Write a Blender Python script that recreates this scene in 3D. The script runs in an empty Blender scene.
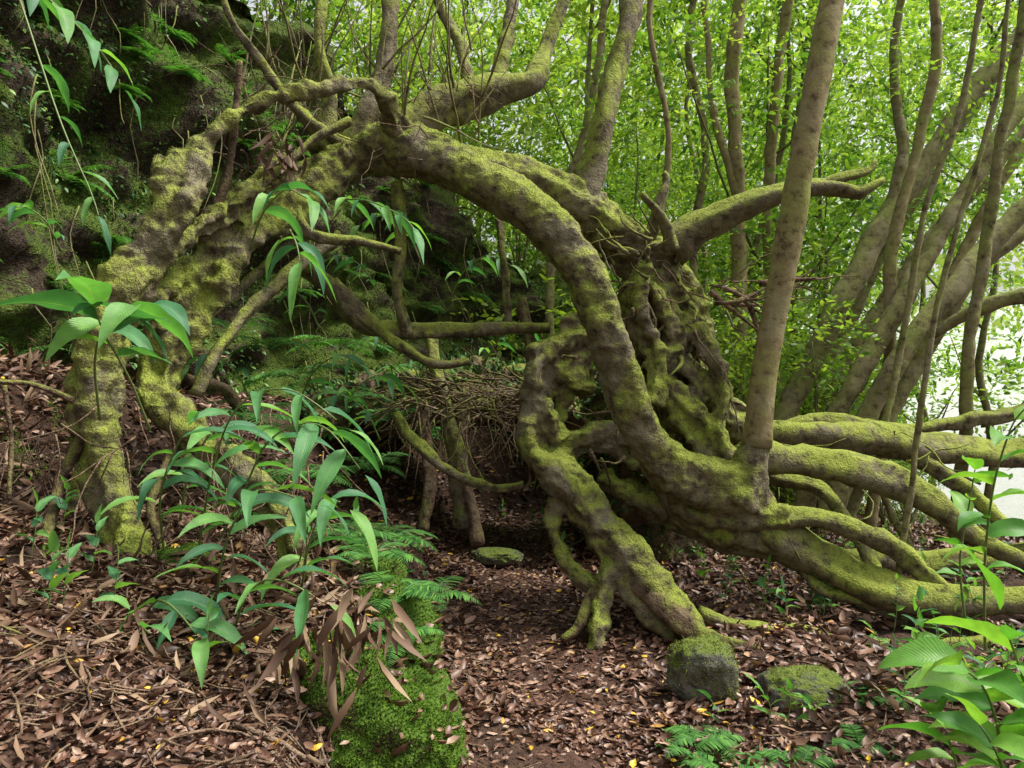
import bpy, math, random
import numpy as np
from mathutils import Vector
random.seed(7); rng=np.random.default_rng(7)
scene=bpy.context.scene
col=scene.collection
F=760.0; CAMZ=1.5
def P(u,v,y): return np.array([(u-512)/F*y, y, CAMZ-(v-384)/F*y])
# ------------------------------------------------------------ noise
def _h(i,j,k):
    n=(i*374761393+j*668265263+k*2147483647+k*1274126177)&0xffffffff
    n=((n^(n>>13))*1274126177)&0xffffffff
    return ((n^(n>>16))&0xffff)/32767.5-1.0
def vn(p):
    p=np.asarray(p,float); i=np.floor(p).astype(np.int64); f=p-i; f=f*f*(3-2*f)
    x,y,z=i[:,0]+1000,i[:,1]+1000,i[:,2]+1000; r=0
    for a in (0,1):
        for b in (0,1):
            for c in (0,1):
                w=(f[:,0] if a else 1-f[:,0])*(f[:,1] if b else 1-f[:,1])*(f[:,2] if c else 1-f[:,2])
                r=r+w*_h(x+a,y+b,z+c)
    return r
def fbm(p,o=3,s=1.0):
    p=np.asarray(p,float)*s; r=0;a=1
    for k in range(o):
        r=r+a*vn(p+17.3*k); p=p*2.03; a*=.5
    return r
def ss(a,b,x):
    t=np.clip((x-a)/(b-a),0,1); return t*t*(3-2*t)
# ------------------------------------------------------------ materials
def newmat(name):
    m=bpy.data.materials.new(name); m.use_nodes=True; nt=m.node_tree; nt.nodes.clear()
    return m,nt
class N:
    def __init__(s,nt): s.nt=nt
    def n(s,t,**k):
        d=s.nt.nodes.new(t)
        for a,b in k.items(): setattr(d,a,b)
        return d
    def l(s,a,b): s.nt.links.new(a,b)
    def ramp(s,fac,stops,interp='LINEAR'):
        d=s.nt.nodes.new('ShaderNodeValToRGB'); cr=d.color_ramp; cr.interpolation=interp
        while len(cr.elements)<len(stops): cr.elements.new(.5)
        for e,(p,c) in zip(cr.elements,stops):
            e.position=p; e.color=(*c,1) if len(c)==3 else c
        s.l(fac,d.inputs[0]); return d.outputs[0]
    def mix(s,f,a,b,mode='MIX'):
        d=s.nt.nodes.new('ShaderNodeMix'); d.data_type='RGBA'; d.blend_type=mode
        for idx,x in ((0,f),(6,a),(7,b)):
            if hasattr(x,'is_linked'): s.l(x,d.inputs[idx])
            else: d.inputs[idx].default_value=x if idx==0 else (*x,1)
        return d.outputs[2]
    def math(s,op,a,b=0.0):
        d=s.nt.nodes.new('ShaderNodeMath'); d.operation=op
        for idx,x in ((0,a),(1,b)):
            if hasattr(x,'is_linked'): s.l(x,d.inputs[idx])
            else: d.inputs[idx].default_value=x
        return d.outputs[0]
    def noise(s,vec,scale,detail=4,rough=.6,dist=0):
        d=s.n('ShaderNodeTexNoise'); d.inputs['Scale'].default_value=scale; d.inputs['Detail'].default_value=detail
        d.inputs['Roughness'].default_value=rough; d.inputs['Distortion'].default_value=dist
        s.l(vec,d.inputs['Vector']); return d.outputs['Fac']
def bark(name,b1,b2,m1,m2,thr=.45,nzw=.55,patch=(.22,.19,.13),bd=.03,soft=.33):
    m,nt=newmat(name); g=N(nt)
    pos=g.n('ShaderNodeTexCoord').outputs['Object']
    geo=g.n('ShaderNodeNewGeometry'); sep=g.n('ShaderNodeSeparateXYZ'); g.l(geo.outputs['Normal'],sep.inputs[0])
    n1=g.noise(pos,3.2,3,.6); n2=g.noise(pos,15,4,.64); n3=g.noise(pos,85,2,.6)
    base=g.mix(g.ramp(n2,[(.35,(0,0,0)),(.62,(1,1,1))]),b1,b2)
    base=g.mix(g.ramp(n1,[(.36,(.5,.5,.5)),(.46,(0,0,0))]),base,patch)
    moss=g.mix(g.ramp(g.math('ADD',g.math('MULTIPLY',n3,.5),g.math('MULTIPLY',n2,.5)),[(.34,(0,0,0)),(.65,(1,1,1))]),m1,m2)
    a=g.math('ADD',g.math('MULTIPLY',sep.outputs[2],nzw),g.math('MULTIPLY',g.math('SUBTRACT',n1,.5),2.6))
    a=g.math('ADD',a,g.math('MULTIPLY',g.math('SUBTRACT',n2,.5),1.3))
    mask=g.ramp(g.math('ADD',a,.5-thr),[(.5-soft,(0,0,0)),(.5+soft,(1,1,1))])
    c=g.mix(mask,base,moss)
    c=g.mix(g.ramp(n2,[(.30,(.65,.65,.65)),(.42,(0,0,0))]),c,(.04,.03,.016))
    hgt=g.math('ADD',n2,g.math('MULTIPLY',n3,.4))
    bp=g.n('ShaderNodeBump'); bp.inputs['Strength'].default_value=1; bp.inputs['Distance'].default_value=bd; g.l(hgt,bp.inputs['Height'])
    p=g.n('ShaderNodeBsdfPrincipled'); p.inputs['Roughness'].default_value=.88; p.inputs['Specular IOR Level'].default_value=.2
    g.l(c,p.inputs['Base Color']); g.l(bp.outputs[0],p.inputs['Normal'])
    o=g.n('ShaderNodeOutputMaterial'); g.l(p.outputs[0],o.inputs[0]); return m
def leafm(name,stops,rough=.45,tr=.4,spec=.4,vein=False,objvar=False,trc=(1.25,1.35,.5),vb=.3):
    m,nt=newmat(name); g=N(nt)
    geo=g.n('ShaderNodeNewGeometry'); fac=geo.outputs['Random Per Island']
    c=g.ramp(fac,stops)
    if objvar:
        oi=g.n('ShaderNodeObjectInfo'); c=g.mix(.45,c,g.ramp(oi.outputs['Random'],[(0,(.04,.12,.02)),(.5,(.14,.25,.035)),(1,(.31,.40,.07))]))
    p=g.n('ShaderNodeBsdfPrincipled'); p.inputs['Roughness'].default_value=rough; p.inputs['Specular IOR Level'].default_value=spec
    if vein:
        uv=g.n('ShaderNodeUVMap').outputs[0]; s=g.n('ShaderNodeSeparateXYZ'); g.l(uv,s.inputs[0])
        d=g.math('ABSOLUTE',g.math('SUBTRACT',s.outputs[0],.5))
        rib=g.ramp(d,[(.0,(.6,.6,.6)),(.04,(0,0,0))]); c=g.mix(rib,c,(.26,.38,.14))
        pn=g.noise(g.n('ShaderNodeTexCoord').outputs['Object'],16,3); c=g.mix(g.ramp(pn,[(.35,(.35,.35,.35)),(.6,(0,0,0))]),c,(.03,.09,.03))
        w=g.math('SINE',g.math('MULTIPLY',g.math('SUBTRACT',s.outputs[1],g.math('MULTIPLY',d,.35)),150))
        bp=g.n('ShaderNodeBump'); bp.inputs['Strength'].default_value=vb; bp.inputs['Distance'].default_value=.002; g.l(w,bp.inputs['Height']); g.l(bp.outputs[0],p.inputs['Normal'])
    g.l(c,p.inputs['Base Color']); o=g.n('ShaderNodeOutputMaterial')
    if tr==0: g.l(p.outputs[0],o.inputs[0]); return m
    t=g.n('ShaderNodeBsdfTranslucent'); g.l(g.mix(1.0,c,trc,'MULTIPLY'),t.inputs[0])
    mx=g.n('ShaderNodeMixShader'); mx.inputs[0].default_value=tr; g.l(p.outputs[0],mx.inputs[1]); g.l(t.outputs[0],mx.inputs[2])
    g.l(mx.outputs[0],o.inputs[0]); return m
M_moss=bark('mossy_bark',(.07,.055,.032),(.19,.155,.092),(.12,.15,.02),(.29,.33,.058),thr=.16,nzw=.66,bd=.026,patch=(.24,.21,.145))
M_knob=bark('knobby_mossy_bark',(.07,.055,.032),(.20,.16,.095),(.125,.155,.022),(.30,.34,.062),thr=.10,nzw=.5,bd=.028,patch=(.25,.22,.15))
M_root=bark('bare_root_bark',(.055,.034,.021),(.17,.115,.07),(.10,.12,.02),(.22,.24,.05),thr=.48,nzw=.6,patch=(.2,.15,.10))
M_slim=bark('smooth_brown_bark',(.15,.115,.05),(.245,.195,.095),(.16,.17,.045),(.25,.26,.075),thr=.22,nzw=.2,patch=(.28,.25,.14),bd=.007)
M_far=bark('thin_trunk_bark',(.11,.092,.042),(.215,.18,.09),(.13,.155,.035),(.23,.255,.07),thr=.16,nzw=.3,patch=(.25,.24,.14),bd=.010)
M_twig=bark('dead_twig_bark',(.07,.04,.026),(.25,.17,.11),(.12,.12,.03),(.2,.2,.05),thr=1.0,patch=(.33,.25,.18))
M_mossleaf=leafm('moss_tuft',[(0,(.09,.12,.015)),(.5,(.17,.21,.028)),(1,(.30,.34,.06))],.8,0,.1)
M_mossbright=leafm('bright_moss_tuft',[(0,(.03,.075,.009)),(.5,(.085,.17,.015)),(1,(.21,.34,.036))],.8,0,.1)
M_cliffmoss=leafm('cliff_moss_tuft',[(0,(.035,.075,.011)),(.5,(.10,.155,.022)),(1,(.24,.30,.05))],.8,0,.1)
M_tree=leafm('tree_leaf',[(0,(.035,.10,.015)),(.35,(.11,.22,.03)),(.75,(.25,.38,.055)),(1,(.42,.52,.12))],.4,.58,.35,objvar=True,trc=(1.4,1.45,.6))
M_farleaf=leafm('hazed_far_leaf',[(0,(.17,.28,.07)),(.5,(.33,.46,.13)),(1,(.55,.64,.24))],.6,.58,.2,trc=(1.3,1.35,.6))  # pale yellow-green: distance haze painted into the leaf colour
M_ging=leafm('ginger_leaf',[(0,(.05,.17,.08)),(.5,(.09,.27,.11)),(.85,(.15,.37,.11)),(1,(.26,.48,.09))],.45,.38,.35,vein=True,trc=(1.35,1.55,.5),vb=.25)
M_broad=leafm('broad_leaf',[(0,(.08,.26,.045)),(.6,(.15,.38,.055)),(1,(.27,.50,.08))],.45,.42,.35,vein=True,vb=.15)
M_fern=leafm('fern_leaf',[(0,(.04,.13,.035)),(.6,(.09,.24,.05)),(1,(.16,.36,.07))],.5,.35,.3)
M_ivy=leafm('cliff_plant_leaf',[(0,(.02,.06,.018)),(.6,(.05,.13,.028)),(1,(.15,.26,.04))],.5,0,.3)
M_lit=leafm('dry_leaf',[(0,(.04,.018,.011)),(.35,(.10,.046,.028)),(.62,(.17,.086,.053)),(.85,(.26,.15,.096)),(.965,(.38,.26,.18)),(.98,(.42,.22,.05)),(1,(.78,.50,.03))],.45,0,.45)
M_dead=leafm('withered_leaf',[(0,(.07,.036,.021)),(.6,(.17,.10,.06)),(1,(.33,.23,.14))],.6,0,.3)
M_stem,nt=newmat('green_stem'); g=N(nt); p=g.n('ShaderNodeBsdfPrincipled'); g.l(g.mix(g.noise(g.n('ShaderNodeTexCoord').outputs['Object'],20),(.09,.18,.04),(.20,.22,.07)),p.inputs['Base Color']); p.inputs['Roughness'].default_value=.5; g.l(p.outputs[0],g.n('ShaderNodeOutputMaterial').inputs[0])
def groundm(name,cols,moss=None,thr=.5,bump=.05,nzw=0,sc=1.0):
    m,nt=newmat(name); g=N(nt); pos=g.n('ShaderNodeTexCoord').outputs['Object']
    n1=g.noise(pos,1.5*sc,4,.65); n2=g.noise(pos,14*sc,3,.7); n3=g.noise(pos,60*sc,2,.7)
    c=g.ramp(g.math('ADD',g.math('MULTIPLY',n2,.6),g.math('MULTIPLY',n3,.4)),[(.3,cols[0]),(.5,cols[1]),(.68,cols[2])])
    if moss:
        geo=g.n('ShaderNodeNewGeometry'); sep=g.n('ShaderNodeSeparateXYZ'); g.l(geo.outputs['Normal'],sep.inputs[0])
        a=g.math('ADD',g.math('MULTIPLY',g.math('SUBTRACT',n1,.5),3.),g.math('MULTIPLY',sep.outputs[2],nzw))
        a=g.math('ADD',a,g.math('MULTIPLY',g.math('SUBTRACT',n2,.5),1.2))
        mm=g.mix(g.ramp(n3,[(.3,(0,0,0)),(.7,(1,1,1))]),moss[0],moss[1])
        c=g.mix(g.ramp(g.math('ADD',a,1-thr),[(.3,(0,0,0)),(.7,(1,1,1))]),c,mm)
    bp=g.n('ShaderNodeBump'); bp.inputs['Strength'].default_value=1; bp.inputs['Distance'].default_value=bump
    g.l(g.math('ADD',n2,g.math('MULTIPLY',n3,.5)),bp.inputs['Height'])
    p=g.n('ShaderNodeBsdfPrincipled'); p.inputs['Roughness'].default_value=.9; p.inputs['Specular IOR Level'].default_value=.2
    g.l(c,p.inputs['Base Color']); g.l(bp.outputs[0],p.inputs['Normal']); g.l(p.outputs[0],g.n('ShaderNodeOutputMaterial').inputs[0]); return m
M_ground=groundm('leaf_mould_soil',[(.022,.013,.009),(.06,.034,.022),(.12,.070,.047)])
M_path=groundm('trodden_brown_soil',[(.028,.015,.011),(.075,.040,.027),(.14,.078,.054)],bump=.04,sc=1.3)
M_cliff=groundm('mossy_cliff_rock',[(.022,.016,.01),(.065,.046,.03),(.15,.11,.072)],((.035,.07,.01),(.14,.20,.028)),thr=.50,nzw=.3,bump=.1)
M_mossrock=groundm('bright_moss_bank',[(.03,.02,.012),(.07,.05,.025),(.11,.08,.04)],((.028,.065,.008),(.10,.17,.016)),thr=.34,nzw=.6)
M_stone=groundm('mossy_stone',[(.045,.042,.032),(.115,.11,.088),(.21,.20,.165)],((.06,.085,.014),(.13,.165,.03)),thr=.88,nzw=.8,bump=.02)
M_hill=groundm('hazed_wooded_hill',[(.38,.44,.34),(.46,.51,.42),(.52,.55,.48)],bump=1,sc=.03)  # lake haze mixed into the hill's pale grey-green colour
M_water,nt=newmat('lake_water'); g=N(nt); p=g.n('ShaderNodeBsdfPrincipled'); p.inputs['Base Color'].default_value=(.34,.34,.32,1); p.inputs['Roughness'].default_value=.15
bp=g.n('ShaderNodeBump'); bp.inputs['Strength'].default_value=.6; bp.inputs['Distance'].default_value=.12
g.l(g.noise(g.n('ShaderNodeTexCoord').outputs['Object'],1.6,4),bp.inputs['Height']); g.l(bp.outputs[0],p.inputs['Normal']); g.l(p.outputs[0],g.n('ShaderNodeOutputMaterial').inputs[0])
# ------------------------------------------------------------ mesh helpers
def mk(name,V,Fc,mat,parent=None,base=None,smooth=True,kind=None,uv=None):
    V=np.asarray(V,float)
    if base is not None: V=V-np.asarray(base)
    me=bpy.data.meshes.new(name); me.from_pydata(V.tolist(),[],Fc if isinstance(Fc,list) else Fc.tolist())
    if smooth: me.polygons.foreach_set('use_smooth',[True]*len(me.polygons))
    if uv is not None:
        ul=me.uv_layers.new(name='UVMap'); li=np.zeros(len(me.loops),dtype=np.int32); me.loops.foreach_get('vertex_index',li)
        ul.data.foreach_set('uv',np.asarray(uv)[li].ravel())
    me.materials.append(mat); me.update()
    o=bpy.data.objects.new(name,me); col.objects.link(o)
    if parent is not None: o.parent=parent
    elif base is not None: o.location=tuple(base)
    if kind: o['kind']=kind
    return o
def thing(name,label,cat,base,group=None):
    e=bpy.data.objects.new(name,None); e.empty_display_size=.2; col.objects.link(e); e.location=tuple(float(b) for b in base)
    e['label']=label; e['category']=cat
    if group: e['group']=group
    return e
def tag(o,label,cat,group=None):
    o['label']=label; o['category']=cat
    if group: o['group']=group
    return o
def cat_rom(pts,step):
    pts=np.asarray(pts,float); n=len(pts)
    ext=np.vstack([2*pts[0]-pts[1],pts,2*pts[-1]-pts[-2]]); out=[]
    for i in range(n-1):
        p0,p1,p2,p3=ext[i:i+4]; L=np.linalg.norm(p2[:3]-p1[:3]); k=max(2,int(L/step))
        t=(np.arange(k)/k)[:,None]
        out.append(.5*((2*p1)+(-p0+p2)*t+(2*p0-5*p1+4*p2-p3)*t**2+(-p0+3*p1-3*p2+p3)*t**3))
    out.append(pts[-1:]); return np.vstack(out)
class Geo:
    def __init__(s): s.V=[];s.F=[];s.n=0
    def add(s,V,Fc):
        s.V.append(np.asarray(V)); k=s.n; s.F.extend([tuple(a+k for a in f) for f in Fc]); s.n+=len(V)
    def get(s): return np.vstack(s.V),s.F
def tube(pts,ring=10,step=None,wander=.15,lobe=.08,seed=None,rough=.05):
    """pts: (x,y,z,r)"""
    pts=np.asarray(pts,float); rm=pts[:,3].mean()
    S=cat_rom(pts,step or max(.03,rm*.7)); sd=random.random()*100 if seed is None else seed
    S[:,3]=np.maximum(S[:,3],.0012)
    C=S[:,:3].copy(); R=S[:,3]
    w=np.stack([fbm(C*1.0+sd,2,1/(rm*9+.05)),fbm(C+sd+31,2,1/(rm*9+.05)),fbm(C+sd+67,2,1/(rm*9+.05))],1); C=C+w*rm*wander*2
    T=np.gradient(C,axis=0); T/=np.linalg.norm(T,axis=1)[:,None]+1e-9
    a=np.array([0,0,1.]) if abs(T[0,2])<.9 else np.array([1.,0,0]); n=np.cross(T[0],a); n/=np.linalg.norm(n); Ns=[n]
    for i in range(1,len(C)):
        n=Ns[-1]-T[i]*np.dot(Ns[-1],T[i]); n/=np.linalg.norm(n)+1e-9; Ns.append(n)
    Ns=np.array(Ns); B=np.cross(T,Ns); th=np.linspace(0,2*np.pi,ring,endpoint=False)
    s=np.cumsum(np.r_[0,np.linalg.norm(np.diff(C,axis=0),axis=1)])
    m=1+lobe*np.sin(2*th[None,:]+sd+s[:,None]*1.3/(rm*6))+lobe*.8*np.sin(3*th[None,:]+sd*2-s[:,None]/(rm*7))+.5*lobe*np.sin(5*th[None,:]+sd*3+s[:,None]/(rm*9))
    V=C[:,None,:]+(Ns[:,None,:]*np.cos(th)[None,:,None]+B[:,None,:]*np.sin(th)[None,:,None])*(R[:,None]*m)[:,:,None]
    V=V.reshape(-1,3)
    if rough>0 and rm>.02:
        dirs=V-np.repeat(C,ring,0)
        V=V+dirs*(rough*3*fbm(V+sd,3,.55/rm))[:,None]
    k=len(C); Fc=[]
    for i in range(k-1):
        for j in range(ring):
            j2=(j+1)%ring; Fc.append((i*ring+j,i*ring+j2,(i+1)*ring+j2,(i+1)*ring+j))
    Fc.append(tuple(range(ring-1,-1,-1))); Fc.append(tuple((k-1)*ring+j for j in range(ring)))
    return V,Fc
def px(lst,s=1.0): # bearing, elevation, distance, half width -> metres
    return np.array([[*P(u,v,y),s*r*y/F] for u,v,y,r in lst])
def fuse(name,tubes,voxel,mat,parent,base,amp=(.035,.016,.006),sm=3,knot=None):
    G=Geo()
    for t in tubes: G.add(*t)
    V,Fc=G.get(); o=mk('tmp',V,Fc,mat)
    md=o.modifiers.new('r','REMESH'); md.mode='VOXEL'; md.voxel_size=voxel
    s=o.modifiers.new('s','SMOOTH'); s.factor=.6; s.iterations=sm
    dg=bpy.context.evaluated_depsgraph_get(); me=bpy.data.meshes.new_from_object(o.evaluated_get(dg))
    bpy.data.objects.remove(o)
    n=len(me.vertices); V=np.zeros(n*3); me.vertices.foreach_get('co',V); V=V.reshape(-1,3)
    Nn=np.zeros(n*3); me.vertices.foreach_get('normal',Nn); Nn=Nn.reshape(-1,3)
    a,b,c=amp; b=b*(1+(knot(V) if knot else 0))
    d=a*fbm(V,2,3.0)+b*(.6-2*np.abs(vn(V*9+5)))+c*fbm(V,2,32)+b*.7*vn(V*16)+b*.4*(.5-np.abs(vn(V*24+9))*1.6)
    V2=V+Nn*d[:,None]
    me.vertices.foreach_set('co',(V2-np.asarray(base)).ravel()); me.polygons.foreach_set('use_smooth',[True]*len(me.polygons))
    me.materials.clear(); me.materials.append(mat); me.update()
    o=bpy.data.objects.new(name,me); col.objects.link(o); o.parent=parent
    return o,V2,Nn
def rotmats(z,spin):
    z=z/np.linalg.norm(z,axis=1)[:,None]; up=np.tile([0,0,1.],(len(z),1)); x=np.cross(z,up); x/=np.linalg.norm(x,axis=1)[:,None]+1e-6
    n=np.cross(x,z); c=np.cos(spin)[:,None]; s=np.sin(spin)[:,None]
    x2=x*c+n*s; n2=-x*s+n*c
    return np.stack([x2,z,n2],2)
def inst(tv,tf,loc,R,sc):
    tv=np.asarray(tv,float); V=np.einsum('nij,kj->nki',R,tv)*sc[:,None,None]+loc[:,None,:]
    k=len(tv); out=[]
    for f in tf:
        a=np.asarray(f)[None,:]+np.arange(len(loc))[:,None]*k
        out.extend(map(tuple,a.tolist()))
    return V.reshape(-1,3),out
LEAF=([(0,0,0),(-.2,.32,.04),(.2,.32,.04),(-.17,.68,.02),(.17,.68,.02),(0,1,-.08)],[(0,2,1),(1,2,4,3),(3,4,5)])
CURL=([(0,0,.02),(-.2,.3,.12),(0,.33,.0),(.2,.3,.10),(-.17,.68,.14),(0,.7,.03),(.17,.68,.10),(0,1,.16)],[(0,2,1),(0,3,2),(1,2,5,4),(2,3,6,5),(4,5,7),(5,6,7)])
CUP=([(0,0,.10),(-.26,.25,.20),(0,.33,-.02),(.24,.35,.16),(-.24,.6,.22),(0,.66,.0),(.16,.7,.2),(.05,.95,.22)],CURL[1])
NARR=([(0,0,.0),(-.09,.25,.07),(0,.27,.0),(.09,.25,.06),(-.11,.62,.22),(0,.6,.12),(.06,.65,.2),(.03,1,.42)],CURL[1])
TUFT=([(-.12,0,0),(.12,0,0),(0,1,.1),(0,-.05,-.12),(.1,0,.12),(.15,.8,-.2)],[(0,1,2),(3,4,5)])
def rdir(n,zb=0.0):
    d=rng.normal(size=(n,3)); d[:,2]+=zb; return d/np.linalg.norm(d,axis=1)[:,None]
# ------------------------------------------------------------ terrain
YE=[-20,0,3,4.5,6.5,9,10.5,12.5,40,300]; XE=[.1,.0,-.20,-.42,-.65,-.35,.5,1.9,4,4]
YC=[-20,1,3,4.5,6.5,8.3,9.8,11,12.5,16,30,60,300]; XC=[-6,-4.8,-3.9,-3.3,-2.5,-1.4,-.35,.6,1.6,1.9,0,-5,-60]
def hgt(x,y):
    x=np.asarray(x,float); y=np.asarray(y,float)
    d=np.interp(y,YE,XE)-x; c=x-np.interp(y,YC,XC)
    d=d+.12*fbm(np.stack([x*0,y,y*0],1),2,2.2)
    steep=ss(0,.5,d)*(.50-.15*ss(4.0,6.0,y))
    h=steep+.2*np.clip(d-.4,0,3)+ .7*ss(1.2,-.1,c)*ss(-.2,.5,d)+ 2.6*ss(-2.0,-5,c)
    s=x*.9+y*.25-5.0
    h=h-np.clip(s,0,40)*.18*ss(0,1.5,s)
    p=np.stack([x,y,x*0],1)
    h=h+.06*fbm(p,3,1.2)+.022*fbm(p,3,6)-.07*np.exp(-((x-(np.interp(y,YE,XE)+.75))/.45)**2)
    return h
def axis(a,b,f0,f1,st,gr=1.18,):
    m=list(np.arange(f0,f1+1e-6,st)); s=st; v=f1
    while v<b: s*=gr; v+=s; m.append(v)
    s=st; v=f0
    while v>a: s*=gr; v-=s; m.insert(0,v)
    return np.array(m)
def grid(name,X,Y,Z,mat):
    ny,nx=X.shape; idx=np.arange(nx*ny).reshape(ny,nx); Q=np.stack([idx[:-1,:-1],idx[:-1,1:],idx[1:,1:],idx[1:,:-1]],2).reshape(-1,4)
    return mk(name,np.stack([X.ravel(),Y.ravel(),Z.ravel()],1),Q,mat,kind='structure')
xs=axis(-400,400,-4.2,4.6,.04); ys=axis(-30,400,1.6,9.5,.04)
X,Y=np.meshgrid(xs,ys); grid('ground',X,Y,hgt(X.ravel(),Y.ravel()),M_ground)
py=np.arange(1.0,10.5,.04); tt=np.linspace(-1,1,25); pc=np.interp(py,YE,XE)+.62+.05*np.sin(py*1.7)
hw=.38+.10*fbm(np.stack([py,py*0,py*0],1),2,2.); YY=np.repeat(py[:,None],25,1); XX=pc[:,None]+tt[None,:]*hw[:,None]+.04*fbm(np.stack([YY.ravel()*6,YY.ravel()*0+np.tile(tt,len(py))*.6,YY.ravel()*0],1),2).reshape(YY.shape)
grid('path',XX,YY,hgt(XX.ravel(),YY.ravel())+.012*(1.0-np.tile(tt,len(py))**6*1.8),M_path)
mk('lake_water',[(-10,8,-.9),(600,8,-.9),(600,600,-.9),(-10,600,-.9)],[(0,1,2,3)],M_water,kind='structure')
X2,Y2=np.meshgrid(np.linspace(-150,420,150),np.linspace(150,330,30)); p2=np.stack([X2.ravel(),Y2.ravel(),X2.ravel()*0],1)
grid('hill',X2,Y2,-2+22*ss(150,260,p2[:,1])*(1+.5*fbm(p2,3,.012))+4*fbm(p2,3,.08)*ss(150,160,p2[:,1]),M_hill)
# cliff
cy=np.concatenate([np.arange(-2,13,.055),np.arange(13,30,.3)]); cxx=np.interp(cy,YC,XC); cz=np.linspace(0,1,150)
CV=[]
for y0,x0 in zip(cy,cxx):
    H=np.interp(y0,[0,5,7,8.5,10,12.5,30],[7.5,7.2,6.6,5.6,4.3,3.2,3.5])
    t=cz; zz=np.where(t<.75,t/.75*H-.4,H-.4+(t-.75)*1.5); back=.22*np.clip(zz,0,9)+np.where(t>.75,(t-.75)*30,0)
    CV.append(np.stack([x0-.86*back,np.full_like(t,y0)+.3*back,zz],1))
CV=np.array(CV); flat=CV.reshape(-1,3)
tdir=np.gradient(CV,axis=0); udir=np.gradient(CV,axis=1); CN=np.cross(tdir.reshape(-1,3),udir.reshape(-1,3)); CN/=np.linalg.norm(CN,axis=1)[:,None]+1e-9
if CN[:, 0].mean()<0: CN=-CN
flat2=flat+CN*(.40*fbm(flat,3,.8)+.22*fbm(flat*np.array([1,1,1.8]),3,2.0)+.06*fbm(flat,2,11))[:,None]
na,nb=CV.shape[:2]; ii=np.arange(na*nb).reshape(na,nb); QC=np.stack([ii[:-1,:-1],ii[1:,:-1],ii[1:,1:],ii[:-1,1:]],2).reshape(-1,4)
mk('cliff',flat2,QC,M_cliff,kind='structure')
ok=np.where((flat2[:,1]>2.8)&(flat2[:,1]<13.5)&(flat2[:,2]>-.2)&(flat2[:,2]<6.5))[0]
sel=ok[rng.integers(0,len(ok),70000)]; q=flat2[sel]; msk=(fbm(q,3,1.1)>.10); q=q[msk]; nn=CN[sel][msk]
d=nn+rng.normal(size=nn.shape)*.5; d[:,2]-=.6
V,Fc=inst(*LEAF,q+rng.normal(size=q.shape)*.03,rotmats(d,rng.uniform(-1,1,len(q))),rng.uniform(.025,.07,len(q)))
o=mk('cliff_creeper',V,Fc,M_ivy,kind='stuff'); tag(o,'small dark green creeping plants covering the cliff','creeper')
sel=ok[rng.integers(0,len(ok),140000)]; q=flat2[sel]; msk=(fbm(q+9,3,.9)>-.15); q=q[msk]; nn=CN[sel][msk]
d=nn+rng.normal(size=nn.shape)*.6
V,Fc=inst(*TUFT,q,rotmats(d,rng.uniform(-3,3,len(q))),rng.uniform(.012,.035,len(q)))
o=mk('cliff_moss',V,Fc,M_cliffmoss,kind='stuff'); tag(o,'green moss growing on the damp cliff face','moss')
sel=ok[rng.integers(0,len(ok),9000)]; q=flat2[sel]; msk=(fbm(q+40,2,.7)>.15)&(q[:,1]<7.5); q=q[msk]; nn=CN[sel][msk]; d=nn+rng.normal(size=nn.shape)*.7; d[:,2]-=.5
V,Fc=inst(*CURL,q+nn*.03,rotmats(d,rng.uniform(-3,3,len(q))),rng.uniform(.04,.10,len(q)))
o=mk('fallen_leaves',V,Fc,M_lit,kind='stuff'); tag(o,'dry brown leaves caught on ledges of the cliff','leaves')
G=Geo()
for i in range(320):
    k=ok[random.randrange(len(ok))]; p=flat2[k].copy()+CN[k]*.05; l=random.uniform(.4,1.6); pts=[]
    for j in range(5): pts.append((*p,.007*(1-j*.15))); p=p+np.array([rng.normal()*.06+.03,rng.normal()*.05-.02,-l/4])
    G.add(*tube(pts,4,.15,.3,0,rough=0))
o=mk('hanging_roots',*G.get(),M_far,kind='stuff'); tag(o,'thin vines and roots hanging down the cliff','roots')
# ------------------------------------------------------------ leaf litter
def litter(n,x0,x1,y0,y1,s0,s1,tv,mat,name,label,lift=.03,zb=0.15,thin=0,patch=-9):
    x=rng.uniform(x0,x1,n); y=rng.uniform(y0,y1,n); c=x-np.interp(y,YC,XC); k=c>-.3
    pe=x-np.interp(y,YE,XE); edge=.34+.12*vn(np.stack([x*4,y*4,x*0],1)); k&=~((np.abs(pe-.62)<edge)&(rng.random(n)<thin)&(y<9.5)); k&=fbm(np.stack([x,y,x*0],1),2,1.6)>patch
    x,y,pe=x[k],y[k],pe[k]; wt=np.exp(-((pe-.62)/.4)**4); z=hgt(x,y)+rng.uniform(.006,lift,len(x))*(1-.4*wt)+.010*wt
    d=rdir(len(x)); d[:,2]=(d[:,2]*.2+zb)*(1-.5*wt)
    sp=rng.normal(0,.5,len(x))*(1-.4*wt)+np.where(rng.random(len(x))<.4,np.pi,0)
    sc=rng.uniform(s0,s1,len(x))*np.interp(y,[1.7,2.4,3.5],[.55,.7,1])*(1-.22*wt)
    V,Fc=inst(*tv,np.stack([x,y,z],1),rotmats(d,sp),sc)
    o=mk(name,V,Fc,mat,kind='stuff'); tag(o,label,'leaves'); return o
litter(22000,-3.9,4.6,1.7,8.5,.035,.105,CURL,M_lit,'leaf_litter','brown fallen leaves covering the forest floor',.03,thin=.30,patch=-.7)
litter(18000,-3.9,4.6,1.7,8.5,.025,.075,CUP,M_lit,'leaf_litter','curled brown fallen leaves covering the forest floor',.03,thin=.15,patch=-.5)
litter(18000,-2.6,1.2,1.7,3.6,.025,.08,CUP,M_lit,'leaf_litter','small brown fallen leaves on the bank',.03,thin=.2,patch=-.7)
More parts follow.
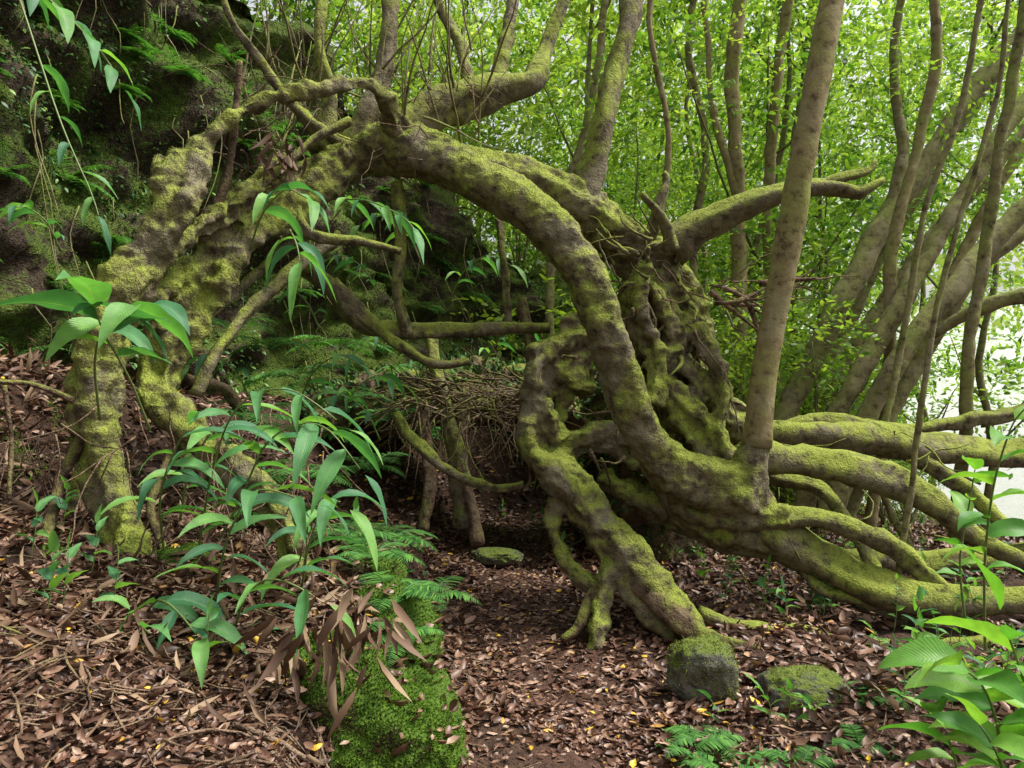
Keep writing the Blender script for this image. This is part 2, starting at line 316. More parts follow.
litter(9000,-.7,1.3,1.7,9.5,.025,.075,CURL,M_lit,'leaf_litter','flattened russet leaves trodden into the path',.015,.06)
litter(9000,-2,7,8,14,.08,.13,CURL,M_lit,'leaf_litter','brown fallen leaves further along the path',.03,thin=.3)
litter(2600,-3.6,-.5,1.7,5.0,.05,.17,NARR,M_dead,'withered_leaves','pale narrow withered leaves lying on the bank',.07,.12,patch=-.3)
G=Geo()
for i in range(620):
    x=random.uniform(-3.4,3.5) if i%3==0 else random.uniform(-2.4,-.3); y=random.uniform(2,7.5) if i%3==0 else random.uniform(1.9,4.2)
    if x> -.3 and x<.8 and random.random()<.8: continue
    a=random.uniform(0,6.28); L=random.uniform(.12,.55); pts=[]; rr=random.uniform(.0015,.0045)*(2.5 if i%12==0 else 1)
    for k in range(5):
        xx=x+math.cos(a)*L*k/4; yy=y+math.sin(a)*L*k/4; a+=random.uniform(-.3,.3); pts.append((xx,yy,float(hgt([xx],[yy])[0])+.02+random.uniform(0,.03),rr))
    G.add(*tube(pts,5,.08,.3,0,rough=0))
o=mk('fallen_twigs',*G.get(),M_twig,kind='stuff'); tag(o,'thin broken twigs scattered over the leaf litter','twigs')
n=60000; x=rng.uniform(-3,-.2,n); y=rng.uniform(2.6,6.5,n); k=(fbm(np.stack([x,y,x*0+3],1),3,1.5)>.35)&(x-np.interp(y,YE,XE)<-.1); x,y=x[k],y[k]; d=rdir(len(x),1.2)
V,Fc=inst(*TUFT,np.stack([x,y,hgt(x,y)+.004],1),rotmats(d,rng.uniform(-3,3,len(x))),rng.uniform(.015,.04,len(x)))
o=mk('bank_moss',V,Fc,M_mossbright,kind='stuff'); tag(o,'patches of green moss on the bank soil','moss')
# ------------------------------------------------------------ main arching tree
def T(lst,ring=18,s=1.0,**k): return tube(px(lst,s),ring,**k)
base=P(690,640,4.5); base[2]=0
MT=thing('mossy_tree','old gnarled moss-covered tree arching over the dirt path','tree',base)
arch=[(766,508,4.88,20),(744,494,4.85,31),(704,483,4.82,32),(664,460,4.78,30),(632,409,4.72,27),(611,345,4.65,26),(594,295,4.65,28),(563,243,4.7,31),(512,200,4.75,33),(450,167,4.85,36),(395,147,5.0,36),(345,158,5.0,28),(300,185,4.8,22)]
A=.78
tr=[T(arch,22,.75,lobe=.06,wander=.08),
 T([(735,500,4.83,28),(748,478,4.82,24),(756,445,4.8,17),(762,400,4.8,14.5)],16,.9,lobe=.04,wander=0,rough=.02),
 T([(400,140,5.05,22),(470,165,5.1,22),(530,180,5.15,24),(575,205,5.25,32),(615,238,5.35,32),(655,250,5.4,26),(690,235,5.4,18)],20,A,lobe=.16),
 T([(615,245,5.4,26),(645,290,5.45,26),(655,345,5.5,28),(664,400,5.5,26),(690,440,5.45,26),(735,470,5.3,22)],20,A,lobe=.28,wander=.3),
 T([(665,240,5.5,22),(690,300,5.55,28),(702,350,5.55,25),(715,405,5.55,26),(755,440,5.6,18)],16,A,lobe=.3,wander=.3),
 T([(640,290,5.45,20),(632,350,5.45,19),(648,415,5.45,22),(665,470,5.4,20)],16,A,lobe=.3,wander=.4),
 T([(655,280,5.3,16),(686,340,5.25,18),(668,385,5.22,15),(692,430,5.15,18),(720,470,5.0,15)],14,A,lobe=.35,wander=.5),
 T([(705,290,5.4,13),(670,350,5.3,16),(700,395,5.3,15),(672,440,5.2,16)],14,A,lobe=.35,wander=.5),
 T([(640,260,5.2,12),(636,310,5.15,13),(658,360,5.1,11),(652,410,5.05,11)],14,A,lobe=.3,wander=.5),
 T([(700,330,5.2,9),(722,380,5.15,12),(712,430,5.1,12),(735,470,5.0,11)],14,A,lobe=.3,wander=.5),
 T([(590,348,5.2,18),(562,352,5.15,25),(540,368,5.05,19),(535,400,5.0,17),(536,435,5.0,20),(558,475,4.95,30),(600,530,4.8,29),(640,585,4.65,26),(678,625,4.5,22),(700,650,4.4,16)],20,A,lobe=.26,wander=.3,rough=.09),
 T([(590,385,5.15,20),(560,378,5.1,20),(530,350,5.05,9)],12,A,lobe=.3,rough=.1),
 T([(575,340,5.15,16),(570,325,5.15,12),(578,312,5.15,5)],12,A,lobe=.3,rough=.1),
 T([(562,365,5.12,16),(566,400,5.15,12),(556,440,5.08,15)],12,A,lobe=.3,rough=.1),
 T([(548,450,5.05,18),(600,440,5.2,20),(650,462,5.2,21),(710,495,5.1,20)],18,A,lobe=.22,wander=.3),
 T([(560,490,4.9,15),(556,525,4.85,10),(572,565,4.8,10),(602,595,4.7,11)],12,A),
 T([(612,560,4.75,15),(600,600,4.65,13),(596,635,4.55,15),(590,655,4.5,8)],12,A),
 T([(600,480,5.3,14),(650,505,5.2,17),(720,530,5.0,22),(780,550,4.9,20)],14,A,lobe=.15,wander=.3),
 T([(655,470,5.0,14),(690,515,4.95,14),(740,520,4.85,14),(790,520,4.8,13)],14,A,lobe=.2),
 T([(560,440,5.0,16),(545,410,4.95,14),(552,400,4.95,6)],12,A,lobe=.2),
]
knot=lambda V: 1.1*ss(4.95,5.15,V[:,1])*ss(.25,.5,V[:,0])+.7*ss(.9,.3,V[:,0])*ss(1.9,1.6,V[:,2])
_,TV,TN=fuse('trunk',tr,.0145,M_moss,MT,base,(.016,.011,.005),2,knot)
def addmoss(V,Nn,parent,base,n,mat=M_mossleaf,thr=.05,sc=(.005,.012)):
    s=rng.integers(0,len(V),n); v=V[s]; m=Nn[s]; k=(m[:,2]*.6+fbm(v,3,1.6)*.5)>thr; v=v[k]; m=m[k]
    d=m+rng.normal(size=m.shape)*.6
    a,b=inst(*TUFT,v,rotmats(d,rng.uniform(-3,3,len(v))),rng.uniform(*sc,len(v)))
    mk('moss',a,b,mat,parent,base,kind='stuff')
addmoss(TV,TN,MT,base,90000)
def part(name,lst,mat=M_moss,ring=14,parent=MT,b=base,s=.88,**k):
    k.setdefault('lobe',.13); k.setdefault('wander',.25); k.setdefault('rough',.08)
    V,Fc=T(lst,ring,s,**k); return mk(name,V,Fc,mat,parent,b)
part('branch',[(670,245,5.4,21),(720,215,5.3,17),(775,196,5.2,13),(820,188,5.2,10),(860,190,5.2,8),(885,178,5.2,3)])
part('branch',[(820,188,5.2,8),(845,178,5.2,6),(868,172,5.2,4),(875,160,5.2,2)])
part('branch',[(575,205,5.3,23),(590,170,5.3,17),(603,130,5.3,14),(614,80,5.4,13),(626,20,5.5,12),(634,-60,5.6,10)])
part('branch',[(395,135,5.0,24),(440,108,5.2,20),(490,92,5.4,17),(530,82,5.5,12),(545,45,5.8,8),(575,-20,6,7)],lobe=.15)
part('branch',[(500,95,5.4,12),(505,50,5.5,8),(512,0,5.6,7),(515,-60,5.7,6)])
part('branch',[(470,100,5.3,10),(462,50,5.4,7),(440,10,5.5,6),(430,-50,5.6,5)])
part('branch',[(345,160,5.0,20),(372,100,5.0,12),(390,50,5.1,9),(392,-40,5.2,8)])
part('branch',[(320,150,4.9,14),(330,90,4.9,8),(318,40,4.9,6),(325,-40,5,5)])
part('branch',[(345,150,4.9,12),(300,110,4.8,7),(260,60,4.8,5),(230,20,4.8,4),(215,-30,4.8,4)])
part('branch',[(640,255,5.3,9),(655,215,5.2,6),(668,180,5.2,5),(664,172,5.2,4)])
part('branch',[(670,250,5.2,8),(662,220,5.1,6),(640,195,5.1,4)])
part('branch',[(300,265,4.8,12),(330,290,4.9,10),(362,325,5.0,9),(405,332,5.1,9),(470,329,5.2,8),(550,328,5.2,6)])
part('branch',[(330,280,4.9,8),(380,330,5.0,7),(430,362,5.0,6),(470,360,5.1,4)])
part('branch',[(395,180,5.0,8),(402,250,5.0,6),(398,300,5.0,6),(405,335,5.1,7)])
part('branch',[(500,220,5.4,5),(505,270,5.3,4),(510,330,5.3,4)])
part('branch',[(320,200,4.8,10),(290,240,4.7,7),(240,290,4.5,6),(200,320,4.3,5),(160,330,4.0,4)])
part('stem',[(756,446,4.8,14.5),(764,380,4.8,13),(775,310,4.8,12.5),(790,230,4.8,13),(806,140,4.8,12.5),(822,60,4.85,12.5),(838,-20,4.9,12),(850,-90,5,11)],M_slim,16,s=1,wander=.06,lobe=.03,rough=.03)
part('limb',[(680,445,5.5,18),(740,432,5.7,17),(850,434,5.9,17),(940,446,6.1,17),(1080,462,6.3,16)])
part('limb',[(735,460,5.1,17),(810,462,5.2,17),(885,480,5.2,19),(935,508,5.1,16),(985,545,5.0,12),(1060,590,4.9,10)])
part('limb',[(690,490,5.1,24),(760,535,4.9,23),(830,568,4.8,22),(900,592,4.7,20),(980,602,4.6,17),(1090,600,4.5,16)],lobe=.15)
part('limb',[(770,515,4.85,15),(830,524,4.8,12),(880,545,4.75,11),(925,578,4.7,9),(965,605,4.6,7)],lobe=.15)
part('limb',[(700,610,4.7,10),(750,622,4.6,8),(810,632,4.5,8),(870,642,4.5,10),(960,650,4.45,9),(1060,640,4.5,8)],wander=.5)
part('limb',[(780,548,5.1,12),(850,560,5.3,12),(950,560,5.5,10),(1060,545,5.6,10)])
part('limb',[(760,470,5.4,9),(820,495,5.4,9),(860,540,5.2,8),(880,580,5.0,7),(900,620,4.8,6)],wander=.5)
part('limb',[(730,440,5.9,8),(800,420,6.1,8),(900,425,6.3,8),(1050,410,6.5,7)],wander=.5)
part('limb',[(800,560,4.9,9),(820,590,4.8,8),(860,605,4.75,7),(930,630,4.7,6)],wander=.4)
part('limb',[(900,450,6.0,8),(960,480,5.8,8),(1000,520,5.6,8),(1070,545,5.4,8)],wander=.4)
part('root',[(640,585,4.6,14),(690,625,4.4,11),(735,640,4.3,7),(775,655,4.25,3)],M_root,wander=.4)
part('root',[(600,590,4.7,8),(580,625,4.6,7),(560,640,4.55,4)],M_root)
part('root',[(430,330,6.2,7),(440,400,6.1,8),(455,460,6.0,10),(462,530,5.9,10)],M_moss)
part('root',[(465,400,6.2,7),(458,440,6.0,6),(470,500,5.9,7),(478,545,5.8,8)],M_root)
part('root',[(420,400,6.0,7),(425,440,5.9,6),(430,490,5.8,7),(425,530,5.7,8)],M_root)
part('root',[(392,415,5.2,5),(425,455,5.1,6),(455,475,5.1,6),(490,488,5.1,5),(525,480,5.1,4)],M_moss,wander=.8)
part('root',[(520,300,5.3,5),(530,360,5.2,7),(525,420,5.1,9),(545,470,5.0,10)],M_root)
def tangle(n,u0,u1,v0,v1,y0,y1,L,r,dirb,mat,name='dead_twigs',curl=.5,parent=MT,bs=base):
    G=Geo()
    for i in range(n):
        p=P(random.uniform(u0,u1),random.uniform(v0,v1),random.uniform(y0,y1)); d=np.array(dirb)+rng.normal(size=3)*.45; d/=np.linalg.norm(d)
        l=random.uniform(.4,1)*L; rr=random.uniform(.4,1)*r; pts=[]
        for k in range(6):
            pts.append((*p,rr*(1-k*.16))); d=d+rng.normal(size=3)*curl*.5; d/=np.linalg.norm(d); p=p+d*l/5
        G.add(*tube(pts,5,l/9,.4,0,rough=0))
    return mk(name,*G.get(),mat,parent,bs,kind='stuff')
tangle(40,600,690,240,300,5.1,5.5,.4,.010,(.6,0,-.1),M_twig)
tangle(24,600,660,230,285,4.95,5.2,.35,.018,(-.5,0,.5),M_moss)
tangle(24,700,790,275,305,5.1,5.5,.5,.010,(1,0,.05),M_twig)
tangle(10,710,770,280,305,5.0,5.3,.6,.028,(1,0,.0),M_twig,curl=.2)
tangle(170,400,560,378,418,5.8,7.0,.7,.014,(-1,-.1,-.12),M_root,'root_mat',.4)
tangle(50,400,560,375,410,5.6,6.6,.6,.010,(-1,-.1,-.1),M_twig,'root_mat',.4)
tangle(120,390,560,395,430,5.6,6.4,.6,.010,(0,0,-1),M_root,'root_mat')
tangle(24,620,710,300,450,5.15,5.5,.4,.032,(.1,0,-1),M_moss,'root_mat',.8)
tangle(40,590,730,300,470,5.0,5.4,.45,.014,(.3,0,-1),M_root,'root_mat',.8)
tangle(30,530,600,350,470,4.95,5.2,.35,.020,(.1,0,-1),M_root,'root_mat',.8)
tangle(24,720,960,430,560,4.9,5.8,.8,.014,(1,0,-.15),M_moss,'root_mat',.7)
tangle(120,230,480,70,210,4.7,5.3,.6,.007,(0,0,.3),M_twig)
tangle(60,230,480,50,150,4.8,5.3,1.1,.012,(.1,0,1),M_far,curl=.25)
mnd=[tube([(*P(380,432,6.6),.10),(*P(440,405,6.8),.16),(*P(500,400,6.9),.19),(*P(560,405,6.8),.2),(*P(620,430,6.6),.2)],14,lobe=.2),
     tube([(*P(600,380,6.6),.2),(*P(640,440,6.6),.3),(*P(650,500,6.6),.3),(*P(650,560,6.6),.3)],14,lobe=.2)]
for yy in (7.15,7.5,7.85): mnd.append(tube([(-1.9,yy,1.2,.22),(-1.0,yy,1.37,.22),(0,yy,1.40,.22),(.9,yy,1.3,.25),(1.6,yy,1.0,.3)],12,lobe=.2))  # roof rows added behind the visible shelf to keep the hollow dark
for yy in (7.0,7.6,8.2): mnd.append(tube([(1.1,yy,1.5,.3),(1.2,yy,.8,.32),(1.2,yy,.2,.32),(1.2,yy,-.3,.32)],12,lobe=.2))
_,SV_,SN_=fuse('root_shelf_shade_roof',mnd,.035,M_root,MT,base,(.06,.03,.01))
k=rng.integers(0,len(SV_),20000); k=k[SN_[k][:,2]>-.3]
a_,b_=inst(*LEAF,SV_[k],rotmats(SN_[k]+rng.normal(size=(len(k),3))*.6,rng.uniform(-3,3,len(k))),rng.uniform(.03,.09,len(k)))
mk('creeper',a_,b_,M_ivy,MT,base,kind='stuff')
# ------------------------------------------------------------ left tree
b2=P(135,575,3.65); LT=thing('mossy_tree','knobby moss-covered tree with twisted stems on the leafy bank','tree',b2)
lt=[T([(190,158,4.0,18),(184,190,3.9,21),(170,228,3.8,18),(150,262,3.8,21),(134,290,3.75,24),(110,335,3.7,25),(98,385,3.65,25),(100,430,3.6,22),(116,478,3.55,22),(124,520,3.45,21),(140,565,3.35,21),(150,600,3.3,20)],20,.84,lobe=.25,wander=.28,rough=.09),
 T([(345,165,4.95,26),(300,190,4.7,28),(252,215,4.5,28),(222,255,4.35,25),(198,300,4.25,24),(170,345,4.1,23),(165,385,4.05,21),(195,425,3.9,19),(235,460,3.8,19),(275,505,3.7,17),(298,550,3.65,14),(312,590,3.6,9)],20,.84,lobe=.25,wander=.28,rough=.09),
 T([(158,255,3.85,12),(200,225,4.1,13),(240,200,4.35,15),(290,165,4.7,17)],14,.8,lobe=.25,wander=.3),
 T([(125,310,3.8,12),(160,300,4.0,10),(200,270,4.25,12)],14,.8,lobe=.25,wander=.3),
 T([(108,400,3.7,14),(88,440,3.75,8),(74,500,3.7,7),(50,560,3.6,6)],12,.8,lobe=.2),
 T([(188,165,4.0,16),(214,132,4.05,11),(250,106,4.15,9.5),(310,91,4.3,9.5),(362,84,4.5,10),(384,96,4.65,12),(398,135,4.9,20)],16,.8,lobe=.1,wander=.08),
 T([(190,170,4.0,14),(165,172,3.95,16),(160,158,3.95,9)],10,.8),
]
_,LV,LN=fuse('trunk',lt,.013,M_knob,LT,b2,(.02,.019,.006),2)
addmoss(LV,LN,LT,b2,45000,thr=0)
pl=dict(parent=LT,b=b2)
part('branch',[(340,235,4.8,8),(290,270,4.6,7),(245,315,4.4,7),(215,355,4.2,7),(195,395,4.1,7)],M_knob,10,**pl)
part('branch',[(190,380,4.3,7),(225,390,4.6,6),(260,430,4.9,6),(300,450,5,5)],M_root,10,**pl)
part('branch',[(290,200,4.6,8),(310,235,4.5,6),(355,240,4.6,5),(400,250,4.7,4)],M_moss,10,**pl)
part('branch',[(230,230,4.4,9),(260,190,4.4,6),(300,150,4.6,5),(350,120,4.8,5)],M_knob,10,**pl)
part('branch',[(200,240,4.2,7),(225,180,4.2,5),(235,120,4.2,4),(240,60,4.2,3)],M_root,8,**pl)
for l in [[(95,410,3.6,5),(70,400,3.5,4),(30,385,3.4,3),(-20,380,3.3,3)],[(5,385,3.2,2.5),(12,440,3.2,2.5),(8,500,3.1,2.5)],[(150,560,3.4,7),(190,590,3.3,5),(240,600,3.2,4)],[(130,560,3.4,7),(90,590,3.2,5),(60,640,3.0,4)],[(85,430,3.6,7),(60,480,3.5,7),(48,530,3.35,6),(40,570,3.2,5)],[(180,440,3.9,6),(150,500,3.6,5),(170,560,3.4,4)]]:
    part('root',l,M_root,8,**pl)
G=Geo()
for i in range(190):
    p=P(random.uniform(0,330),random.uniform(400,620),random.uniform(3.2,4.2)); d=np.array([rng.normal()*.4,-.3,-1]); l=random.uniform(.2,.55); pts=[]
    for k in range(5): pts.append((*p,.0045*(1-k*.15))); d=d+rng.normal(size=3)*.3; p=p+d/np.linalg.norm(d)*l/4
    G.add(*tube(pts,5,l/8,.3,0,rough=0))
mk('rootlets',*G.get(),M_twig,LT,b2,kind='stuff')
# ------------------------------------------------------------ slender trees
SL='slender brown-stemmed trees beside the lake'
def sprays(c,rad,n,leaf,per=11,L=.45,zb=-.1):
    d=rdir(n); r=rng.uniform(.35,1,n)**.6; ctr=c+d*r[:,None]*rad
    sd=d+rng.normal(size=d.shape)*.5; sd[:,2]+=zb; sd/=np.linalg.norm(sd,axis=1)[:,None]
    t=np.tile(np.linspace(0,1,per),(n,1)); loc=ctr[:,None,:]+sd[:,None,:]*(t*L)[:,:,None]; loc[:,:,2]-=(t**2)*.12
    side=np.cross(sd,[0,0,1.]); side=side[:,None,:]*np.where(np.arange(per)%2==0,1,-1)[None,:,None]
    ld=sd[:,None,:]*.7+side*.9+rng.normal(size=loc.shape)*.35
    loc=loc.reshape(-1,3); ld=ld.reshape(-1,3)
    return inst(*LEAF,loc,rotmats(ld,rng.normal(0,.6,len(loc))),rng.uniform(.7,1.2,len(loc))*leaf)
def slim(lst,mat=M_far,label='slender leaning tree with bare brown trunk',crown=None,ring=12,forks=()):
    pts=px(lst,.74); b=pts[0,:3].copy(); e=thing('slender_tree',label,'tree',b,SL)
    mk('trunk',*tube(pts,ring,wander=.2),mat,e,b)
    for f in forks: mk('branch',*tube(px(f,.9),8,wander=.3),mat,e,b)
    if crown:
        G=Geo()
        for c in crown: G.add(*sprays(P(*c[:3]),np.array([c[3]]*3),c[4],.075))
        mk('crown',*G.get(),M_tree,e,b,smooth=False)
slim([(735,545,7.5,17),(760,470,7.5,17),(790,405,7.6,16),(835,325,7.6,15),(880,235,7.8,14),(940,140,8,13),(1000,55,8.2,12),(1070,-30,8.4,11)],M_far,crown=[(960,40,8.2,.8,80),(880,20,8.5,.8,70)],forks=[[(880,235,7.8,8),(900,150,7.9,6),(895,60,8,5),(905,-20,8,4)]])
slim([(800,530,7,13),(825,440,7,13),(860,375,7,12),(905,290,7.1,12),(960,205,7.2,11),(1010,120,7.3,10),(1070,40,7.4,9)],M_far,crown=[(1000,130,8.5,.8,80),(1010,30,8.5,.8,70)])
slim([(825,520,6.7,15),(860,435,6.8,14),(900,360,6.8,14),(950,290,6.9,14),(1000,235,7,13),(1080,160,7,12)],M_far)
slim([(845,520,7.0,10),(880,435,7.0,10),(925,350,7.1,9),(980,270,7.2,9),(1080,190,7.3,9)],M_far,crown=[(1015,250,8.5,.6,45)])
slim([(780,500,9.2,9),(815,400,9.2,9),(865,290,9.3,8),(920,190,9.4,8),(990,80,9.5,7),(1040,0,9.5,7)],M_far,crown=[(940,150,9.8,.9,70)])
slim([(850,510,8.0,8),(885,420,8.0,8),(935,310,8.1,8),(990,200,8.2,7),(1060,90,8.3,7)],M_slim)
slim([(870,540,7.2,9),(885,430,7.2,8),(890,330,7.2,8),(893,245,7.2,8),(915,150,7.3,7),(935,60,7.3,7),(930,-60,7.3,6)],M_slim,crown=[(930,60,7.6,.6,40)])
slim([(955,540,6.5,9),(965,440,6.5,8),(970,350,6.5,8),(985,240,6.5,7.5),(1000,150,6.5,7),(1015,60,6.5,7),(1030,-60,6.5,6)],M_far)
slim([(898,580,4.75,4.5),(912,480,4.8,4),(925,380,4.8,4),(945,270,4.8,3.8),(975,170,4.8,3.5),(1000,80,4.8,3.3),(1010,-50,4.8,3)],M_far,'thin grey sapling stem rising between mossy limbs')
slim([(790,500,8.5,11),(830,395,8.5,10),(885,300,8.6,10),(950,215,8.7,9),(1030,125,8.8,8)],M_far,crown=[(850,200,9,.8,50),(950,240,9.5,.8,60)])
slim([(745,480,9,11),(742,380,9,10),(738,280,9,10),(737,180,9,9),(733,90,9,9),(744,-60,9,8)],M_slim,crown=[(690,90,9.2,.9,60)],forks=[[(738,200,9,5),(715,120,9,4),(708,40,9,3),(700,-30,9,3)]])
slim([(785,470,10,8),(770,300,10,7),(768,190,10,7),(776,100,10,7),(795,-60,10,6)],M_slim,crown=[(800,60,10,1,70)])
slim([(700,470,10,6),(692,260,10,6),(706,150,10,5),(690,50,10,5),(700,-60,10,5)],M_far,crown=[(660,160,10.5,.9,60)])
slim([(800,470,11,7),(792,300,11,6),(790,200,11,6),(802,100,11,6),(820,-60,11,5)],M_far)
slim([(555,430,9.5,6),(552,250,9.5,6),(585,130,9.5,5),(600,50,9.5,5),(610,-60,9.5,5)],M_far,crown=[(560,60,9.5,.9,60),(600,160,9.5,.7,40)])
slim([(640,420,8.5,5),(655,260,8.5,5),(668,140,8.5,4),(650,30,8.5,4),(655,-40,8.5,4)],M_slim)
slim([(915,560,6.0,5),(880,470,6.2,5),(905,330,6.3,4.5),(925,210,6.3,4),(960,110,6.3,4),(985,-20,6.3,4)],M_far)
slim([(1130,560,6.4,13),(1110,400,6.4,13),(1075,310,6.5,12),(1024,295,6.6,11),(975,312,6.7,9),(935,335,6.8,6)],M_far,'dark mossy tree with limb reaching low over the water')
# ------------------------------------------------------------ generic woodland trees
def treevar(seed):
    global rng; rng=np.random.default_rng(seed); random.seed(seed)
    H=8.0; pts=[(0,0,-.5,.07)]; x=y=0
    for k in range(1,7): x+=random.uniform(-.3,.3); y+=random.uniform(-.3,.3); pts.append((x,y,H*k/6,.07*(1-k*.13)))
    G=Geo(); G.add(*tube(pts,8,.25,.3)); L=Geo()
    for k in range(16):
        z=random.uniform(1.4,8.6); a=random.uniform(0,6.28); r=random.uniform(.5,2.2)*(1 if z<6.5 else .6)
        c=np.array([r*math.cos(a)+np.interp(z,[0,8],[0,x]),r*math.sin(a)+np.interp(z,[0,8],[0,y]),z])
        z0=max(.8,z-r*.8); s=np.array([np.interp(z0,[0,8],[0,x]),np.interp(z0,[0,8],[0,y]),z0])
        m=(s+c)/2+np.array([0,0,-.15]); G.add(*tube([(*s,.025),(*m,.018),(*c,.010),(*(c+(c-m)*.4),.004)],5,.3,.5))
        L.add(*sprays(c,np.array([1.0,1.0,.45])*random.uniform(.6,1.1),34,.125,per=11,L=.55))
    me=[]
    for g_,mt,nm in ((G,M_far,'trunk'),(L,M_tree,'crown')):
        o=mk(nm,*g_.get(),mt,smooth=(nm=='trunk')); me.append(o.data); bpy.data.objects.remove(o)
    return me
def shrubvar(seed):
    global rng; rng=np.random.default_rng(seed); random.seed(seed); G=Geo(); L=Geo()
    for k in range(9):
        a=random.uniform(0,6.28); r=random.uniform(.1,.8); c=np.array([r*math.cos(a),r*math.sin(a),random.uniform(.4,2.1)])
        G.add(*tube([(0,0,-.2,.02),(c[0]*.3,c[1]*.3,c[2]*.5,.014),(*c,.006)],5,.2,.5)); L.add(*sprays(c,np.array([.45,.45,.4]),24,.09,per=9,L=.3))
    me=[]
    for g_,mt,nm in ((G,M_far,'stem'),(L,M_tree,'crown')):
        o=mk(nm,*g_.get(),mt,smooth=(nm=='stem')); me.append(o.data); bpy.data.objects.remove(o)
    return me
TVs=[treevar(s) for s in (11,12,13,14)]; SVs=[shrubvar(s) for s in (21,22,23)]
rng=np.random.default_rng(5); random.seed(5)
def place(meshes,names,name,label,cat,group,x,y,sc,z=None):
    z=float(hgt([x],[y])[0]) if z is None else z
    e=thing(name,label,cat,(x,y,z),group); e.rotation_euler=(random.uniform(-.06,.06),random.uniform(-.06,.06),random.uniform(0,6.28)); e.scale=(sc,)*3
    for m,n_ in zip(meshes,names):
        o=bpy.data.objects.new(n_,m); o.parent=e; col.objects.link(o)
cnt=0; tries=0; placed=[]
while cnt<30 and tries<4000:
    tries+=1; y=random.uniform(10.5,28); u=random.uniform(470,1060); x=(u-512)/F*y
    if x*.9+y*.25-5>5.2 or x-np.interp(y,YC,XC)<.8: continue
    if u>850 and random.random()<.4: continue
    if any((x-a)**2+(y-b)**2<2.6 for a,b in placed): continue
    placed.append((x,y)); place(random.choice(TVs),('trunk','crown'),'woodland_tree','leafy green woodland tree with thin trunk','tree','leafy trees of the lakeside wood',x,y,random.uniform(.85,1.25)); cnt+=1
for (x,y) in [(-3.2,10.5),(-2.0,12.3),(-.6,13.5),(-4.0,14),(-2,15.5),(.5,16.5)]:
    place(random.choice(TVs),('trunk','crown'),'woodland_tree','leafy green tree growing on top of the cliff','tree','leafy trees of the lakeside wood',x,y,.85,z=2.8)
for (x,y) in [(-1.9,10.2),(-.9,11.2),(-2.9,9.4),(.1,12.2),(.9,13.2),(-3.6,8.7)]:
    place(random.choice(SVs),('stem','crown'),'leafy_shrub','small-leaved green shrub on the cliff edge','shrub','shrubs of the undergrowth',x,y,1.2,z=float(np.interp(y,[8,10,12.5],[5.2,4.0,2.9])))
cnt=0;tries=0;placed=[]
while cnt<44 and tries<4000:
    tries+=1; y=random.uniform(7.5,20); u=random.uniform(560,930); x=(u-512)/F*y
    if x*.9+y*.25-5>4.8 or x-np.interp(y,YC,XC)<.7 or (y<9 and u<680): continue
    if u>820 and random.random()<.7: continue
    if any((x-a)**2+(y-b)**2<.5 for a,b in placed): continue
    placed.append((x,y)); place(random.choice(SVs),('stem','crown'),'leafy_shrub','small-leaved green shrub in the undergrowth','shrub','shrubs of the undergrowth',x,y,random.uniform(.7,1.3)*(.55 if u>850 else 1)); cnt+=1
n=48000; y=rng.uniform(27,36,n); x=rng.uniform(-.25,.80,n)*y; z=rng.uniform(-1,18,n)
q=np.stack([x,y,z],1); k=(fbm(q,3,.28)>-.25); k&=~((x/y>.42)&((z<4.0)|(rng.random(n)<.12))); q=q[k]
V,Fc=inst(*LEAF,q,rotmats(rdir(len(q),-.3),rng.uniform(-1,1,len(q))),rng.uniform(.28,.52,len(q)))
o=mk('forest_thicket',V,Fc,M_farleaf,kind='stuff',smooth=False); tag(o,'dense green foliage of the far wood, paled by painted haze','foliage')
# ------------------------------------------------------------ broad-leaved plants
def bigleaf(p,d,L,W,droop,G,UV,roll=0,n=9):
    d=np.array(d,float); d/=np.linalg.norm(d); p=np.array(p,float); st=L/n; side=np.cross(d,[0,0,1.]); side/=np.linalg.norm(side)+1e-6
    V=[];F_=[];uv=[]; wv=random.uniform(0,6); sb=rng.normal()*.25
    for i in range(n+1):
        t=i/n; w=W*(math.sin(math.pi*min(1,t**.7))**.95)*(1-.25*t)+.0006
        up=np.cross(side,d); up/=np.linalg.norm(up); s2=side*math.cos(roll)+up*math.sin(roll); u2=np.cross(s2,d)
        wob=.16*w*math.sin(t*11+wv)
        V+= [p-s2*w+u2*(.34*w+wob),p-s2*w*.5+u2*.12*w,p,p+s2*w*.5+u2*.12*w,p+s2*w+u2*(.34*w-wob)]; uv+=[(k/4,t) for k in range(5)]
        if i<n:
            for k in range(4): a=i*5+k; F_.append((a,a+1,a+6,a+5))
        p=p+d*st; d=d+(np.array([0,0,-1])*droop+side*sb)/n; d/=np.linalg.norm(d)
    G.add(V,F_); UV.extend(uv)
